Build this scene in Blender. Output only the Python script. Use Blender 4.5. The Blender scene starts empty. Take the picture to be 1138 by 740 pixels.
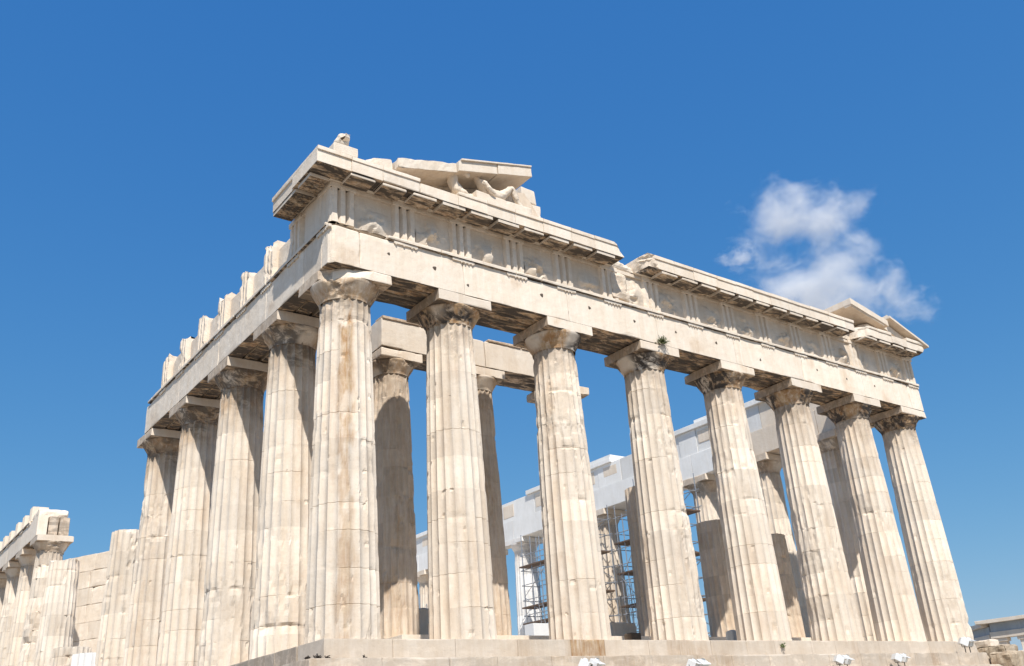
import bpy, math, random
import numpy as np
from mathutils import Matrix, Vector, Euler

R = math.radians
sc = bpy.context.scene
col = sc.collection

# ------------------------------------------------------------------ camera
CAM = Vector((-10.382, -21.602, -2.643))
YAW, PITCH, ROLL, FPX = 0.661875, 0.415426, -0.074348, 1033.07
cd = bpy.data.cameras.new("camera"); cam = bpy.data.objects.new("camera", cd); col.objects.link(cam)
fw = Vector((math.sin(YAW) * math.cos(PITCH), math.cos(YAW) * math.cos(PITCH), math.sin(PITCH)))
rt = Vector((math.cos(YAW), -math.sin(YAW), 0)); up = rt.cross(fw)
rt2 = rt * math.cos(ROLL) + up * math.sin(ROLL); up2 = -rt * math.sin(ROLL) + up * math.cos(ROLL)
cam.matrix_world = Matrix(((rt2.x, up2.x, -fw.x, CAM.x), (rt2.y, up2.y, -fw.y, CAM.y), (rt2.z, up2.z, -fw.z, CAM.z), (0, 0, 0, 1)))
cd.sensor_width = 36; cd.lens = FPX / 1138 * 36; cd.clip_start = .1; cd.clip_end = 6000
sc.camera = cam

# ------------------------------------------------------------------ sky and sun
SUN = Vector((-0.33, -0.68, 1.0)).normalized()
wd = bpy.data.worlds.new("World"); sc.world = wd; wd.use_nodes = True
nt = wd.node_tree; bg = nt.nodes["Background"]
sky = nt.nodes.new("ShaderNodeTexSky"); sky.sky_type = 'NISHITA'; sky.sun_disc = False
sky.sun_elevation = math.asin(SUN.z); sky.sun_rotation = math.atan2(SUN.x, SUN.y)
sky.altitude = 150; sky.air_density = 1.0; sky.dust_density = 0.6; sky.ozone_density = 2.5
sp0 = nt.nodes.new('ShaderNodeSeparateColor'); cb0 = nt.nodes.new('ShaderNodeCombineColor'); nt.links.new(sky.outputs[0], sp0.inputs[0])
for k, (g, a) in enumerate(((1.17, 1.2), (.67, .9), (.31, .87))):      # colour grade of the sky: deeper azure, gentler fade to the horizon
    m0 = nt.nodes.new('ShaderNodeMath'); m0.operation = 'MULTIPLY'; m0.inputs[1].default_value = .0707; nt.links.new(sp0.outputs[k], m0.inputs[0])
    m1 = nt.nodes.new('ShaderNodeMath'); m1.operation = 'POWER'; m1.inputs[1].default_value = g; nt.links.new(m0.outputs[0], m1.inputs[0])
    m2 = nt.nodes.new('ShaderNodeMath'); m2.operation = 'MULTIPLY'; m2.inputs[1].default_value = a / .1366; nt.links.new(m1.outputs[0], m2.inputs[0]); nt.links.new(m2.outputs[0], cb0.inputs[k])
nt.links.new(cb0.outputs[0], bg.inputs[0]); bg.inputs[1].default_value = 0.103
sd = bpy.data.lights.new("sun", 'SUN'); sd.energy = 4.4; sd.angle = R(0.53); sd.color = (1, .95, .88)
so = bpy.data.objects.new("sun", sd); col.objects.link(so)
so.rotation_euler = SUN.to_track_quat('Z', 'Y').to_euler()
sc.view_settings.view_transform = 'Standard'; sc.view_settings.look = 'None'
sc.view_settings.exposure = 0.41; sc.view_settings.gamma = 1; sc.view_settings.use_curve_mapping = False
sc.render.engine = 'CYCLES'; sc.cycles.max_bounces = 5; sc.cycles.volume_bounces = 2

# ------------------------------------------------------------------ numpy noise
def _h(ix, iy, iz, s):
    n = (ix * 374761393 + iy * 668265263 + iz * 2147483647 + s * 974634777) & 0xffffffff
    n = ((n ^ (n >> 13)) * 1274126177) & 0xffffffff
    n = ((n ^ (n >> 16)) * 2246822519) & 0xffffffff
    return ((n ^ (n >> 15)) & 0xffff) / 65535.0

def noise(p, f=1.0, s=0):
    q = p * f + 137.31; i = np.floor(q).astype(np.int64); t = q - i; t = t * t * (3 - 2 * t)
    x, y, z = i[:, 0], i[:, 1], i[:, 2]; a, b, c = t[:, 0], t[:, 1], t[:, 2]
    r = 0
    for dx in (0, 1):
        for dy in (0, 1):
            for dz in (0, 1):
                r = r + _h(x + dx, y + dy, z + dz, s) * (a if dx else 1 - a) * (b if dy else 1 - b) * (c if dz else 1 - c)
    return r

def fbm(p, f=1.0, s=0, o=3):
    r = 0; a = .5; t = 0
    for k in range(o):
        r = r + a * noise(p, f * 2 ** k, s + 7 * k); t += a; a *= .5
    return r / t

def ss(a, b, x):
    t = np.clip((x - a) / (b - a), 0, 1); return t * t * (3 - 2 * t)

# ------------------------------------------------------------------ mesh builder
class MB:
    def __init__(s): s.v = []; s.f = []; s.a = []; s.n = 0
    def add(s, v, quads, attr=None, flip=False):
        v = np.asarray(v, float); q = np.asarray(quads, int) + s.n
        if flip: q = q[:, ::-1]
        if attr is None: attr = np.tile([1., 0, 0], (len(v), 1))
        s.v.append(v); s.f.append(q); s.a.append(attr); s.n += len(v)
    def build(s, name, m, parent=None, origin=(0, 0, 0), smooth=False, wpar=(0, 0, 0)):
        V = np.concatenate(s.v) - np.array(origin); A = np.concatenate(s.a)
        me = bpy.data.meshes.new(name)
        nf = sum(len(f) for f in s.f); fl = np.concatenate([f.ravel() for f in s.f])
        st = []; k = 0
        for f in s.f:
            st.append(k + np.arange(len(f)) * f.shape[1]); k += f.size
        me.vertices.add(len(V)); me.vertices.foreach_set('co', V.ravel().astype(np.float32))
        me.loops.add(len(fl)); me.loops.foreach_set('vertex_index', fl.astype(np.int32))
        me.polygons.add(nf); me.polygons.foreach_set('loop_start', np.concatenate(st).astype(np.int32))
        me.update(calc_edges=True); me.validate()
        me.polygons.foreach_set('use_smooth', np.full(len(me.polygons), smooth))
        at = me.attributes.new('wear_shade', 'FLOAT_COLOR', 'POINT')
        at.data.foreach_set('color', np.concatenate([A, np.ones((len(A), 1))], 1).ravel().astype(np.float32))
        me.materials.append(m)
        o = bpy.data.objects.new(name, me); col.objects.link(o)
        if parent: o.parent = parent
        o.location = Vector(origin) - Vector(wpar)
        return o

IDM = (lambda P: P, False)
def smp(a, b, h, e=.02):
    L = b - a
    if L < e * 8: return np.linspace(a, b, 3)
    n = max(2, int(round((L - 5 * e) / h)))
    return np.concatenate([[a, a + e], np.linspace(a + 2.5 * e, b - 2.5 * e, n + 1), [b - e, b]])

SEED = [1]
def stone(mb, lo, hi, M=IDM, h=.16, e=.02, cmin=.006, chip=.05, big=.0, tone=None, rough=.0, cuts=(), attrf=None, fs=0):
    """weathered block: rounded edges whose radius follows noise, optional breaks (cuts: point, normal, noise)"""
    lo = np.array(lo, float); hi = np.array(hi, float); SEED[0] += 1; sd = SEED[0]
    if tone is None: tone = 1 + (random.random() - .5) * .14
    S = [smp(lo[k], hi[k], h, e) for k in range(3)]
    md = (hi - lo).min() * .42
    for ax in range(3):
        u, w = [k for k in range(3) if k != ax]
        for side in (0, 1):
            U, Wd = np.meshgrid(S[u], S[w], indexing='ij'); n, m = U.shape
            P = np.zeros((n * m, 3)); P[:, u] = U.ravel(); P[:, w] = Wd.ravel(); P[:, ax] = (hi if side else lo)[ax]
            Wp = M[0](P)
            c = cmin + chip * ss(.52, .85, fbm(Wp, 2.7, fs)) + (big * ss(.55, .75, noise(Wp, .9, fs + 3)) if big else 0)
            c = np.minimum(c, md)[:, None]
            q = np.clip(P, lo + c, hi - c); d = P - q; l = np.linalg.norm(d, axis=1)[:, None]; l[l == 0] = 1
            P2 = q + d / l * c
            for (pt, nn, am) in cuts:
                nn = np.array(nn, float); nn /= np.linalg.norm(nn)
                t = (P2 - np.array(pt, float)) @ nn - am * (fbm(Wp, 2.2, fs + 9) - .5) * 2
                t = np.maximum(t, 0); P2 = P2 - nn * t[:, None]
            if rough:
                P2 = P2 + (np.array([1., 0, 0]) if ax == 0 else np.array([0, 1., 0]) if ax == 1 else np.array([0, 0, 1.])) * (rough * (fbm(Wp, 3.5, fs + 5) - .5) * (1 if side else -1))[:, None]
            i = np.arange((n - 1) * (m - 1)); a = i // (m - 1) * m + i % (m - 1)
            Q = np.stack([a, a + m, a + m + 1, a + 1], 1)
            fl = (side == 0) ^ (ax == 1) ^ M[1]
            at = np.tile([tone, 0., 0.], (n * m, 1))
            if attrf is not None: at = attrf(Wp, at, ax, side)
            mb.add(M[0](P2), Q, at, fl)

def prism(mb, prof, z0, z1, nz, M=IDM, tone=1., zf=None, attrf=None):
    """extrude a closed 2-D outline (list of (u,w)) vertically"""
    prof = np.array(prof, float); n = len(prof)
    P = np.concatenate([np.c_[prof, np.full(n, z)] for z in np.linspace(z0, z1, nz + 1)])
    Q = []
    for k in range(nz):
        for i in range(n):
            j = (i + 1) % n; Q.append((k * n + i, k * n + j, (k + 1) * n + j, (k + 1) * n + i))
    W = M[0](P); at = np.tile([tone, 0., 0.], (len(P), 1))
    if attrf is not None: at = attrf(W, at, 0, 1)
    mb.add(W, Q, at, M[1])
    c = prof.mean(0)
    for z in (z0, z1):
        Pc = np.concatenate([np.c_[prof, np.full(n, z)], [[c[0], c[1], z]]])
        T = [(i, (i + 1) % n, n, n) if False else (i, (i + 1) % n, n) for i in range(n)]
        mb.add(M[0](Pc), T, np.tile([tone, 0., 0.], (n + 1, 1)), M[1] ^ (z == z0))

def cyl(mb, c, r0, r1, z0, z1, n=8, M=IDM, tone=1.):
    A = np.arange(n) * 2 * np.pi / n
    P = np.concatenate([np.c_[c[0] + r * np.cos(A), c[1] + r * np.sin(A), np.full(n, z)] for r, z in ((r0, z0), (r1, z1))] + [[[c[0], c[1], z0]]])
    mb.add(M[0](P), [(i, (i + 1) % n, n + (i + 1) % n, n + i) for i in range(n)], np.tile([tone, 0., 0.], (2 * n + 1, 1)), M[1])
    mb.add(M[0](P), [((i + 1) % n, i, 2 * n) for i in range(n)], np.tile([tone, 0., 0.], (2 * n + 1, 1)), M[1])

def tube(mb, a, b, r, n=6):
    a = Vector(a); b = Vector(b); d = (b - a).normalized()
    x = d.orthogonal().normalized(); y = d.cross(x)
    P = [tuple(p + (x * math.cos(t) + y * math.sin(t)) * r) for p in (a, b) for t in [k * 2 * math.pi / n for k in range(n)]]
    mb.add(P, [(i, (i + 1) % n, n + (i + 1) % n, n + i) for i in range(n)])
    mb.add(P, [tuple(range(n - 1, -1, -1)), tuple(range(n, 2 * n))])

# ------------------------------------------------------------------ materials
def newmat(name):
    m = bpy.data.materials.new(name); m.use_nodes = True; t = m.node_tree
    return m, t, t.nodes["Principled BSDF"]
def N(t, k, **kw):
    n = t.nodes.new(k)
    for a, b in kw.items(): setattr(n, a, b)
    return n
def ramp(t, fac, stops):
    r = N(t, 'ShaderNodeValToRGB'); t.links.new(fac, r.inputs[0]); e = r.color_ramp.elements
    while len(e) < len(stops): e.new(.5)
    for k, (p, c) in enumerate(stops): e[k].position = p; e[k].color = (*c, 1) if not isinstance(c, float) else (c, c, c, 1)
    return r.outputs[0]
def mix(t, fac, a, b, mode='MIX'):
    m = N(t, 'ShaderNodeMix', data_type='RGBA', blend_type=mode)
    if isinstance(fac, float): m.inputs[0].default_value = fac
    else: t.links.new(fac, m.inputs[0])
    for k, x in ((6, a), (7, b)):
        if isinstance(x, tuple): m.inputs[k].default_value = (*x, 1)
        else: t.links.new(x, m.inputs[k])
    return m.outputs[2]
def nz(t, vec, scale, detail=5, rough=.6, dist=0.):
    n = N(t, 'ShaderNodeTexNoise'); n.inputs['Scale'].default_value = scale; n.inputs['Detail'].default_value = detail
    n.inputs['Roughness'].default_value = rough; n.inputs['Distortion'].default_value = dist
    t.links.new(vec, n.inputs['Vector']); return n.outputs[0]

def marble(name, c1, c2, c3, stainy=1.0, bump=.5):
    m, t, b = newmat(name)
    geo = N(t, 'ShaderNodeNewGeometry'); P = geo.outputs['Position']
    mp = N(t, 'ShaderNodeMapping'); mp.inputs['Scale'].default_value = (1, 1, .13); t.links.new(P, mp.inputs[0]); PV = mp.outputs[0]
    at = N(t, 'ShaderNodeAttribute', attribute_name='wear_shade'); sp = N(t, 'ShaderNodeSeparateColor'); t.links.new(at.outputs['Color'], sp.inputs[0])
    mc_ = N(t, 'ShaderNodeMapping'); mc_.inputs['Scale'].default_value = (.45, 1.6, 1.2); t.links.new(P, mc_.inputs[0]); PC = mc_.outputs[0]
    base = mix(t, ramp(t, nz(t, P, .9, 6, .62), [(.32, 0.), (.68, 1.)]), c1, c2)
    base = mix(t, ramp(t, nz(t, PV, 2.6, 6, .65, .4), [(.45, 0.), (.72, .75 * stainy)]), base, c3)
    base = mix(t, ramp(t, nz(t, P, 5.5, 6, .7), [(.52, 0.), (.75, .5 * stainy)]), base, (c2[0] * .84, c2[1] * .78, c2[2] * .69))
    base = mix(t, ramp(t, nz(t, P, 23, 4, .7), [(.58, 0.), (.8, .5 * stainy)]), base, (.20, .17, .14))
    # pale streaks
    base = mix(t, ramp(t, nz(t, PV, 7, 4, .6), [(.56, 0.), (.75, .55)]), base, (c1[0] * 1.08, c1[1] * 1.09, c1[2] * 1.12))
    # ochre patina, black crust, and the shade painted through both
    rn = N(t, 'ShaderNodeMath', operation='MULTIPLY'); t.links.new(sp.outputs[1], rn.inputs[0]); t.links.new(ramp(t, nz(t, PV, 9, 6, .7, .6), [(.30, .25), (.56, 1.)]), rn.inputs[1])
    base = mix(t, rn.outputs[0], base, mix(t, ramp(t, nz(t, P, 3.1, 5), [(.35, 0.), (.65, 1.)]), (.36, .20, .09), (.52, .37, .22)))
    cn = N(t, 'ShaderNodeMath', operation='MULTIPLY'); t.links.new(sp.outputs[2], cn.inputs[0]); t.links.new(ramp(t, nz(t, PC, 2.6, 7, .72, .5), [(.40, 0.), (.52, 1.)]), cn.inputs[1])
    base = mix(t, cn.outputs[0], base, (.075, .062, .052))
    tn = N(t, 'ShaderNodeCombineColor')
    for k in range(3): t.links.new(sp.outputs[0], tn.inputs[k])
    base = mix(t, 1.0, base, tn.outputs[0], 'MULTIPLY')
    t.links.new(base, b.inputs['Base Color']); b.inputs['Roughness'].default_value = .82
    b.inputs['Specular IOR Level'].default_value = .25
    bp = N(t, 'ShaderNodeBump'); bp.inputs['Strength'].default_value = bump; bp.inputs['Distance'].default_value = .028
    a0 = N(t, 'ShaderNodeMath', operation='MULTIPLY_ADD'); a0.inputs[1].default_value = .35; t.links.new(nz(t, P, 26, 6, .7), a0.inputs[0]); t.links.new(nz(t, P, 4.5, 9, .72), a0.inputs[2])
    ad = N(t, 'ShaderNodeMath', operation='ADD'); t.links.new(a0.outputs[0], ad.inputs[0])
    vo = N(t, 'ShaderNodeTexVoronoi'); vo.inputs['Scale'].default_value = 9; t.links.new(P, vo.inputs['Vector'])
    vr = ramp(t, vo.outputs['Distance'], [(.0, .0), (.16, .25)]); t.links.new(vr, ad.inputs[1])
    t.links.new(ad.outputs[0], bp.inputs['Height']); t.links.new(bp.outputs[0], b.inputs['Normal'])
    return m
MAR = marble('old_marble', (.75, .67, .57), (.70, .60, .485), (.62, .51, .39), .8, .6)
NEW = marble('new_marble', (.79, .78, .755), (.72, .71, .68), (.66, .63, .58), .5, .35)
GREY = marble('grey_limestone', (.40, .44, .47), (.33, .37, .40), (.28, .30, .32), .8)
ROCK = marble('rough_rock', (.50, .42, .32), (.38, .30, .21), (.28, .19, .12), 1.3, 1.0)
def plain(name, c, rough=.6, metal=0., sc_=8., var=.25):
    m, t, b = newmat(name); P = N(t, 'ShaderNodeNewGeometry').outputs['Position']
    f = ramp(t, nz(t, P, sc_, 5), [(.35, 0.), (.7, 1.)])
    t.links.new(mix(t, f, c, tuple(x * (1 - var) for x in c)), b.inputs['Base Color'])
    b.inputs['Roughness'].default_value = rough; b.inputs['Metallic'].default_value = metal
    return m
STEEL = plain('scaffold_steel', (.36, .38, .41), .45, .5)
PLANK = plain('scaffold_plank', (.15, .10, .07), .8, 0, 14, .5)
PAINT = plain('white_enamel', (.66, .67, .67), .35, 0, 6, .06)
DARKM = plain('dark_metal', (.04, .04, .045), .5)
HOLE = plain('hole_shadow_stone', (.10, .075, .055), .9)
LEAF = plain('leaf_green', (.13, .16, .05), .7, 0, 20, .5)
DRY = plain('dry_twig', (.06, .045, .035), .9, 0, 20, .5)
m_, t_, b_ = newmat('lamp_glass'); b_.inputs['Base Color'].default_value = (.55, .6, .62, 1); b_.inputs['Roughness'].default_value = .08
GLASS = m_
# bare rock of the hill
m_, t_, b_ = newmat('hill_rock'); P_ = N(t_, 'ShaderNodeNewGeometry').outputs['Position']
t_.links.new(mix(t_, ramp(t_, nz(t_, P_, .6, 8, .65), [(.35, 0.), (.65, 1.)]), (.36, .31, .25), (.24, .20, .15)), b_.inputs['Base Color'])
b_.inputs['Roughness'].default_value = .9
bp_ = N(t_, 'ShaderNodeBump'); bp_.inputs['Distance'].default_value = .2; t_.links.new(nz(t_, P_, 1.8, 8, .7), bp_.inputs['Height']); t_.links.new(bp_.outputs[0], b_.inputs['Normal'])
GROUND = m_

def empty(name, loc=(0, 0, 0), parent=None):
    o = bpy.data.objects.new(name, None); col.objects.link(o); o.location = loc; o.parent = parent; o.empty_display_size = .3; return o
def tag(o, label=None, cat=None, group=None, kind=None):
    if label: o['label'] = label
    if cat: o['category'] = cat
    if group: o['group'] = group
    if kind: o['kind'] = kind
    return o

# ------------------------------------------------------------------ ground
def ground():
    xs = np.concatenate([[-4000, -1500, -600, -250, -120, -80], np.arange(-60, 130, 1.5), [140, 170, 250, 600, 1500, 4000]])
    ys = np.concatenate([[-4000, -1500, -600, -250, -120, -80], np.arange(-60, 120, 1.5), [130, 170, 250, 600, 1500, 4000]])
    X, Y = np.meshgrid(xs, ys, indexing='ij'); n, m = X.shape
    dx = np.maximum(np.maximum(-1.5 - X, X - 32.4), 0); dy = np.maximum(np.maximum(-1.5 - Y, Y - 71), 0)
    d = np.hypot(dx, dy); p = np.c_[X.ravel(), Y.ravel(), 0 * X.ravel()]
    Z = -1.75 - 2.5 * ss(0, 16, d) - 5 * ss(60, 160, d) - 60 * ss(150, 900, d)
    Z = Z.ravel() + (fbm(p, .25, 3, 5) - .5) * .9 * ss(.5, 6, d.ravel()) - .1
    mb = MB(); i = np.arange((n - 1) * (m - 1)); a = i // (m - 1) * m + i % (m - 1)
    mb.add(np.c_[X.ravel(), Y.ravel(), Z], np.stack([a, a + m, a + m + 1, a + 1], 1))
    o = mb.build('ground', GROUND, smooth=True); tag(o, kind='structure')
ground()

# ------------------------------------------------------------------ temple
TOT = 30.9
FX = [1.02, 4.71]
for k in range(5): FX.append(FX[-1] + 4.296)
FX.append(FX[-1] + 3.69)
FY = [1.02, 4.71]
for k in range(14): FY.append(FY[-1] + 4.292)
FY.append(FY[-1] + 3.69)
LEN = FY[-1] + 1.02
FRONT = (lambda P: np.c_[P[:, 0], .05 - P[:, 1], P[:, 2]], True)
SOUTH = (lambda P: np.c_[.05 - P[:, 1], P[:, 0], P[:, 2]], False)
NORTH = (lambda P: np.c_[TOT - .05 + P[:, 1], P[:, 0], P[:, 2]], True)

temple = empty('ruined_temple')
tag(temple, 'ruined white marble temple with rows of fluted columns and broken pediment corners', 'temple')

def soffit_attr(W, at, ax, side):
    """brown and black crust where rain never washes the stone, with some shade painted in: undersides and inner faces"""
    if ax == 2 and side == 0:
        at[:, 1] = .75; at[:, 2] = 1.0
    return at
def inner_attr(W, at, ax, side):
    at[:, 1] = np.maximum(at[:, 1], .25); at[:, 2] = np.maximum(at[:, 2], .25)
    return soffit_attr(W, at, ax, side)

def column(cx, cy, R0=.9525, R1=.7405, H=9.57, z0=0., ztop=None, seed=1, ndr=11, hi=1, capital=True, rust=0., rustaz=0., dmg=.5, mat=None, aw=1.02, ech=None,
           capcut=(), capdark=1., newf=0., top_dark=.3, toplow=None, slant=0., tint=None, shade_tint=0.):
    rs = random.Random(seed); mat = mat or MAR
    spf = (8, 6, 4)[2 - hi] if hi < 3 else 10
    spf = {3: 9, 2: 7, 1: 5, 0: 4}[hi]; dz = {3: .09, 2: .14, 1: .25, 0: .4}[hi]
    n = 20 * spf; A = (np.arange(n) + .0) * 2 * np.pi / n; tt = (np.arange(n) % spf) / spf
    fl = 1 - np.abs(2 * tt - 1) ** 2.0
    zb = np.linspace(z0, z0 + H - (z0 if z0 else 0), ndr + 1)
    top = H if z0 == 0 else H
    zb = np.array([z0] + [z0 + (top - z0) * (k + (rs.random() - .5) * .35) / ndr for k in range(1, ndr)] + [top])
    zt = ztop if ztop else top
    rows = []; kind = []; dr = []
    for k in range(ndr):
        a, b = zb[k], zb[k + 1]
        if a >= zt: break
        b2 = min(b, zt)
        zz = [a + .012, a + .03] + list(np.linspace(a + .08, b2 - .08, max(2, int((b2 - a - .16) / dz) + 1))) + [b2 - .03, b2 - .012, b2]
        if b2 - a < .25: zz = [a + .012, b2]
        if k == 0: zz = [a] + zz
        for q, z in enumerate(zz): rows.append(z); kind.append(1 if (q == len(zz) - 1 and b2 < zt) else 0); dr.append(k)
    rows = np.array(rows); kind = np.array(kind); dr = np.array(dr); nr = len(rows)
    Z = np.repeat(rows, n); TH = np.tile(A, nr); FLT = np.tile(fl, nr); K = np.repeat(kind, n); D = np.repeat(dr, n)
    t = (Z - z0) / (top - z0); Rz = R0 + (R1 - R0) * t + .018 * np.sin(np.pi * t)
    W = np.c_[cx + Rz * np.cos(TH), cy + Rz * np.sin(TH), Z]
    pz = ss(.56, .70, noise(W * np.array([.7, .7, .45]), .8, seed + 77)) + .75 * ss(top - 1.9, top - .2, Z) * ss(.4, .6, noise(W, .9, seed + 78))
    pz = np.clip(pz, 0, 1)
    e = ss(.48, .66, fbm(W * np.array([1, 1, .5]), 2.0, seed, 3)) * pz * dmg * 1.5
    e2 = ss(.70, .80, noise(W * np.array([1, 1, .5]), 4, seed + 2)) * .5 * dmg
    e = np.clip(e + e2, 0, .95)
    f2 = np.maximum(FLT, e)
    r = Rz * (1 - .074 * f2)
    # bites at joints and lost pieces
    near = np.min(np.abs(Z[:, None] - zb[None, 1:-1]), axis=1) if ndr > 1 else np.full(len(Z), 9.)
    bite = ss(.58, .82, fbm(W, 2.3, seed + 11, 2)) * np.exp(-(near / .12) ** 2)
    bite *= (.35 + pz)
    r -= bite * .07 * dmg * (1 + dmg)
    r -= ss(.60, .64, fbm(W * np.array([1, 1, .8]), 2.6, seed + 21, 4)) * .03 * dmg * (1 + dmg) * pz
    r -= ss(.80, .82, fbm(W, 4.5, seed + 22, 2)) * .05 * dmg
    r -= (fbm(W, 9, seed + 4, 2) - .5) * .012 * (0.25 + e)
    gw = ss(.38, .66, noise(W, 1.1, seed + 31))
    r = np.where(K == 1, r - .017 * gw * gw, r)
    # apophyge just under the necking + necking groove
    P = np.c_[cx + r * np.cos(TH), cy + r * np.sin(TH), Z]
    if ztop:
        cut = (fbm(np.c_[P[:, :2], 0 * Z], 1.3, seed + 40, 3) - .5) * (toplow or .25) + slant * (P[:, 0] - cx)
        near_t = ss(zt - .6, zt, Z); P[:, 2] += cut * near_t
    tone_d = np.array([.97 + (rs.random() - .5) * .13 for _ in range(ndr)])  # shafts toned slightly darker in colour to even out the sunlight
    at = np.zeros((len(P), 3)); at[:, 0] = tone_d[D]
    sec = (np.floor(TH / (2 * np.pi / 20)).astype(int))
    hh = _h(sec // 4, D, np.full(len(D), seed), 5); at[:, 0] *= 1 + .10 * (hh > .8) - .10 * (hh < .1)
    if tint:
        for (k, az, wd_, tn) in tint:
            dd = np.abs((TH - az + np.pi) % (2 * np.pi) - np.pi); at[:, 0] = np.where((D == k) & (dd < wd_), at[:, 0] * tn, at[:, 0])
    at[:, 1] = .30 * ss(.5, .75, fbm(W * np.array([1, 1, .2]), 1.5, seed + 50)) + .12 * e
    if shade_tint: at[:, 1] += shade_tint; at[:, 0] *= .95  # warm shade of the porch put into the stone colour
    if rust:
        dd = np.abs((TH - rustaz + np.pi) % (2 * np.pi) - np.pi)
        at[:, 1] = np.maximum(at[:, 1], rust * ss(.42, .16, dd + .35 * (fbm(W, 2.2, seed + 60, 4) - .5)) * (.22 + 1.0 * ss(.38, .54, fbm(W * np.array([1, 1, .4]), 4.2, seed + 61, 4))) * (.5 + .35 * ss(3, 8, Z)))
    at[:, 2] = top_dark * ss(top - 1.3, top + .1, Z + (noise(W, 2.2, seed + 70) - .5) * 1.5) + .10 * e  # shaft darker in patches towards the top
    at[:, 1] = np.maximum(at[:, 1], 1.3 * top_dark * ss(top - 1.8, top, Z + (noise(W, 3, seed + 71) - .5) * 1.2))
    i = np.arange((nr - 1) * n); a = i; b = i // n * n + (i + 1) % n
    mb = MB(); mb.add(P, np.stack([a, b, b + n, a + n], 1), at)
    # top cap
    last = P[-n:]; c = last.mean(0)
    ring = c + (last - c) * .5; ring[:, 2] += (noise(ring, 3, seed) - .5) * .1
    cp = np.concatenate([last, ring, [c]])
    mb.add(cp, [(k, (k + 1) % n, n + (k + 1) % n, n + k) for k in range(n)], np.tile([1, .1, .1], (len(cp), 1)))
    mb.add(cp, [(n + k, n + (k + 1) % n, 2 * n) for k in range(n)], np.tile([1, .1, .1], (len(cp), 1)))
    o = mb.build('column', mat, temple, origin=(cx, cy, z0))
    if capital and not ztop:
        mc = MB(); q = R1 / .7405; na = 72
        EP = ech or [(.742, 9.50 - 9.57), (.752, -.02), (.742, -.015), (.757, .02), (.748, .027), (.765, .06), (.82, .15), (.885, .26), (.945, .36), (.985, .43), (1.0, .48), (.985, .515)]
        pr = []
        for a_, b_ in zip(EP[:-1], EP[1:]):
            for s_ in np.linspace(0, 1, 3)[:-1]: pr.append((a_[0] + (b_[0] - a_[0]) * s_, a_[1] + (b_[1] - a_[1]) * s_))
        pr.append(EP[-1]); pr = np.array(pr) * q
        AA = np.arange(na) * 2 * np.pi / na
        P = np.array([(cx + r_ * math.cos(a_), cy + r_ * math.sin(a_), top + z_) for r_, z_ in pr for a_ in AA])
        th = np.tile(AA, len(pr)); d = P - np.array([cx, cy, 0]); d[:, 2] = 0
        brk = .16 * dmg * ss(.56, .8, fbm(P, 2.2, seed + 80)) + .012 * (noise(P, 9, seed) - .5)
        P[:, :2] -= d[:, :2] * brk[:, None]
        for (pt, nn, am) in capcut:
            nn = np.array(nn, float); nn /= np.linalg.norm(nn)
            tq = (P - np.array([cx, cy, top]) - np.array(pt, float)) @ nn - am * (fbm(P, 3, seed) - .5)
            P -= nn * np.maximum(tq, 0)[:, None]
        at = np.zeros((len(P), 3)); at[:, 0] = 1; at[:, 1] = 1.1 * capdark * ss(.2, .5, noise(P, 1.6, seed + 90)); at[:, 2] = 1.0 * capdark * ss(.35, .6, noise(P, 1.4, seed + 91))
        i = np.arange((len(pr) - 1) * na); b = i // na * na + (i + 1) % na
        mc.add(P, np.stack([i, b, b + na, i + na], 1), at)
        zt_ = top + .515 * q
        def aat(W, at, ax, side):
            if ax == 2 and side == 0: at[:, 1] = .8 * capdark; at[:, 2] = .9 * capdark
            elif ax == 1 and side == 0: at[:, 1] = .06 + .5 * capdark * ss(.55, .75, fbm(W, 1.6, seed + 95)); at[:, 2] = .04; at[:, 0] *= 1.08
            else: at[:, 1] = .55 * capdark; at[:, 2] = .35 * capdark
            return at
        cc = [((cx + a_[0], cy + a_[1], top + a_[2]), b_, c_) for a_, b_, c_ in capcut]
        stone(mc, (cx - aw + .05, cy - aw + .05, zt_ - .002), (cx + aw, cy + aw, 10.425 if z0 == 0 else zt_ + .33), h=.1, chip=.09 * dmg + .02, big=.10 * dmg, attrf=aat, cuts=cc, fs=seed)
        mc.build('capital', mat, o, origin=(cx, cy, top), wpar=(cx, cy, z0))
    return o

# front row (east)
camaz = [math.atan2(CAM.y - 1.02, CAM.x - x) for x in FX]
dm = [.55, .6, .5, .5, .55, .5, .5, .55]
for k, x in enumerate(FX):
    kw = dict(R0=.9525 * (1.02 if k in (0, 7) else 1), R1=.7405 * (1.02 if k in (0, 7) else 1), seed=11 + k, hi=3 if k < 4 else 2, dmg=dm[k], top_dark=.35)
    if k == 0:
        kw.update(rust=.95, rustaz=camaz[0] + .05, dmg=.62, capcut=[((-.62, -.72, .2), (-.75, -1, .25), .12), ((-.1, -.98, .5), (-.3, -1, .45), .1)], capdark=.8, aw=1.06)
    if k == 1: kw.update(rust=.25, rustaz=camaz[1] - .3)
    if k == 2: kw.update(rust=.45, rustaz=camaz[2] - .45, tint=[(2, camaz[2], 1.3, 1.05)])
    if k == 3: kw.update(tint=[(3, camaz[3], 2.2, .93)])
    if k == 6: kw.update(rust=.35, rustaz=camaz[6] + .1)
    column(x, 1.02, **kw)
# south flank, standing near group
for k in range(1, 5):
    ca = math.atan2(CAM.y - FY[k], CAM.x - 1.02)
    column(1.02, FY[k], seed=40 + k, hi=2, dmg=.5, top_dark=.6, capdark=.8, rust=.35, rustaz=ca + .5,
           tint=[(5, ca, .75, .82)] if k == 2 else ([(4, ca + .2, .5, .88)] if k == 3 else None))
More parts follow.
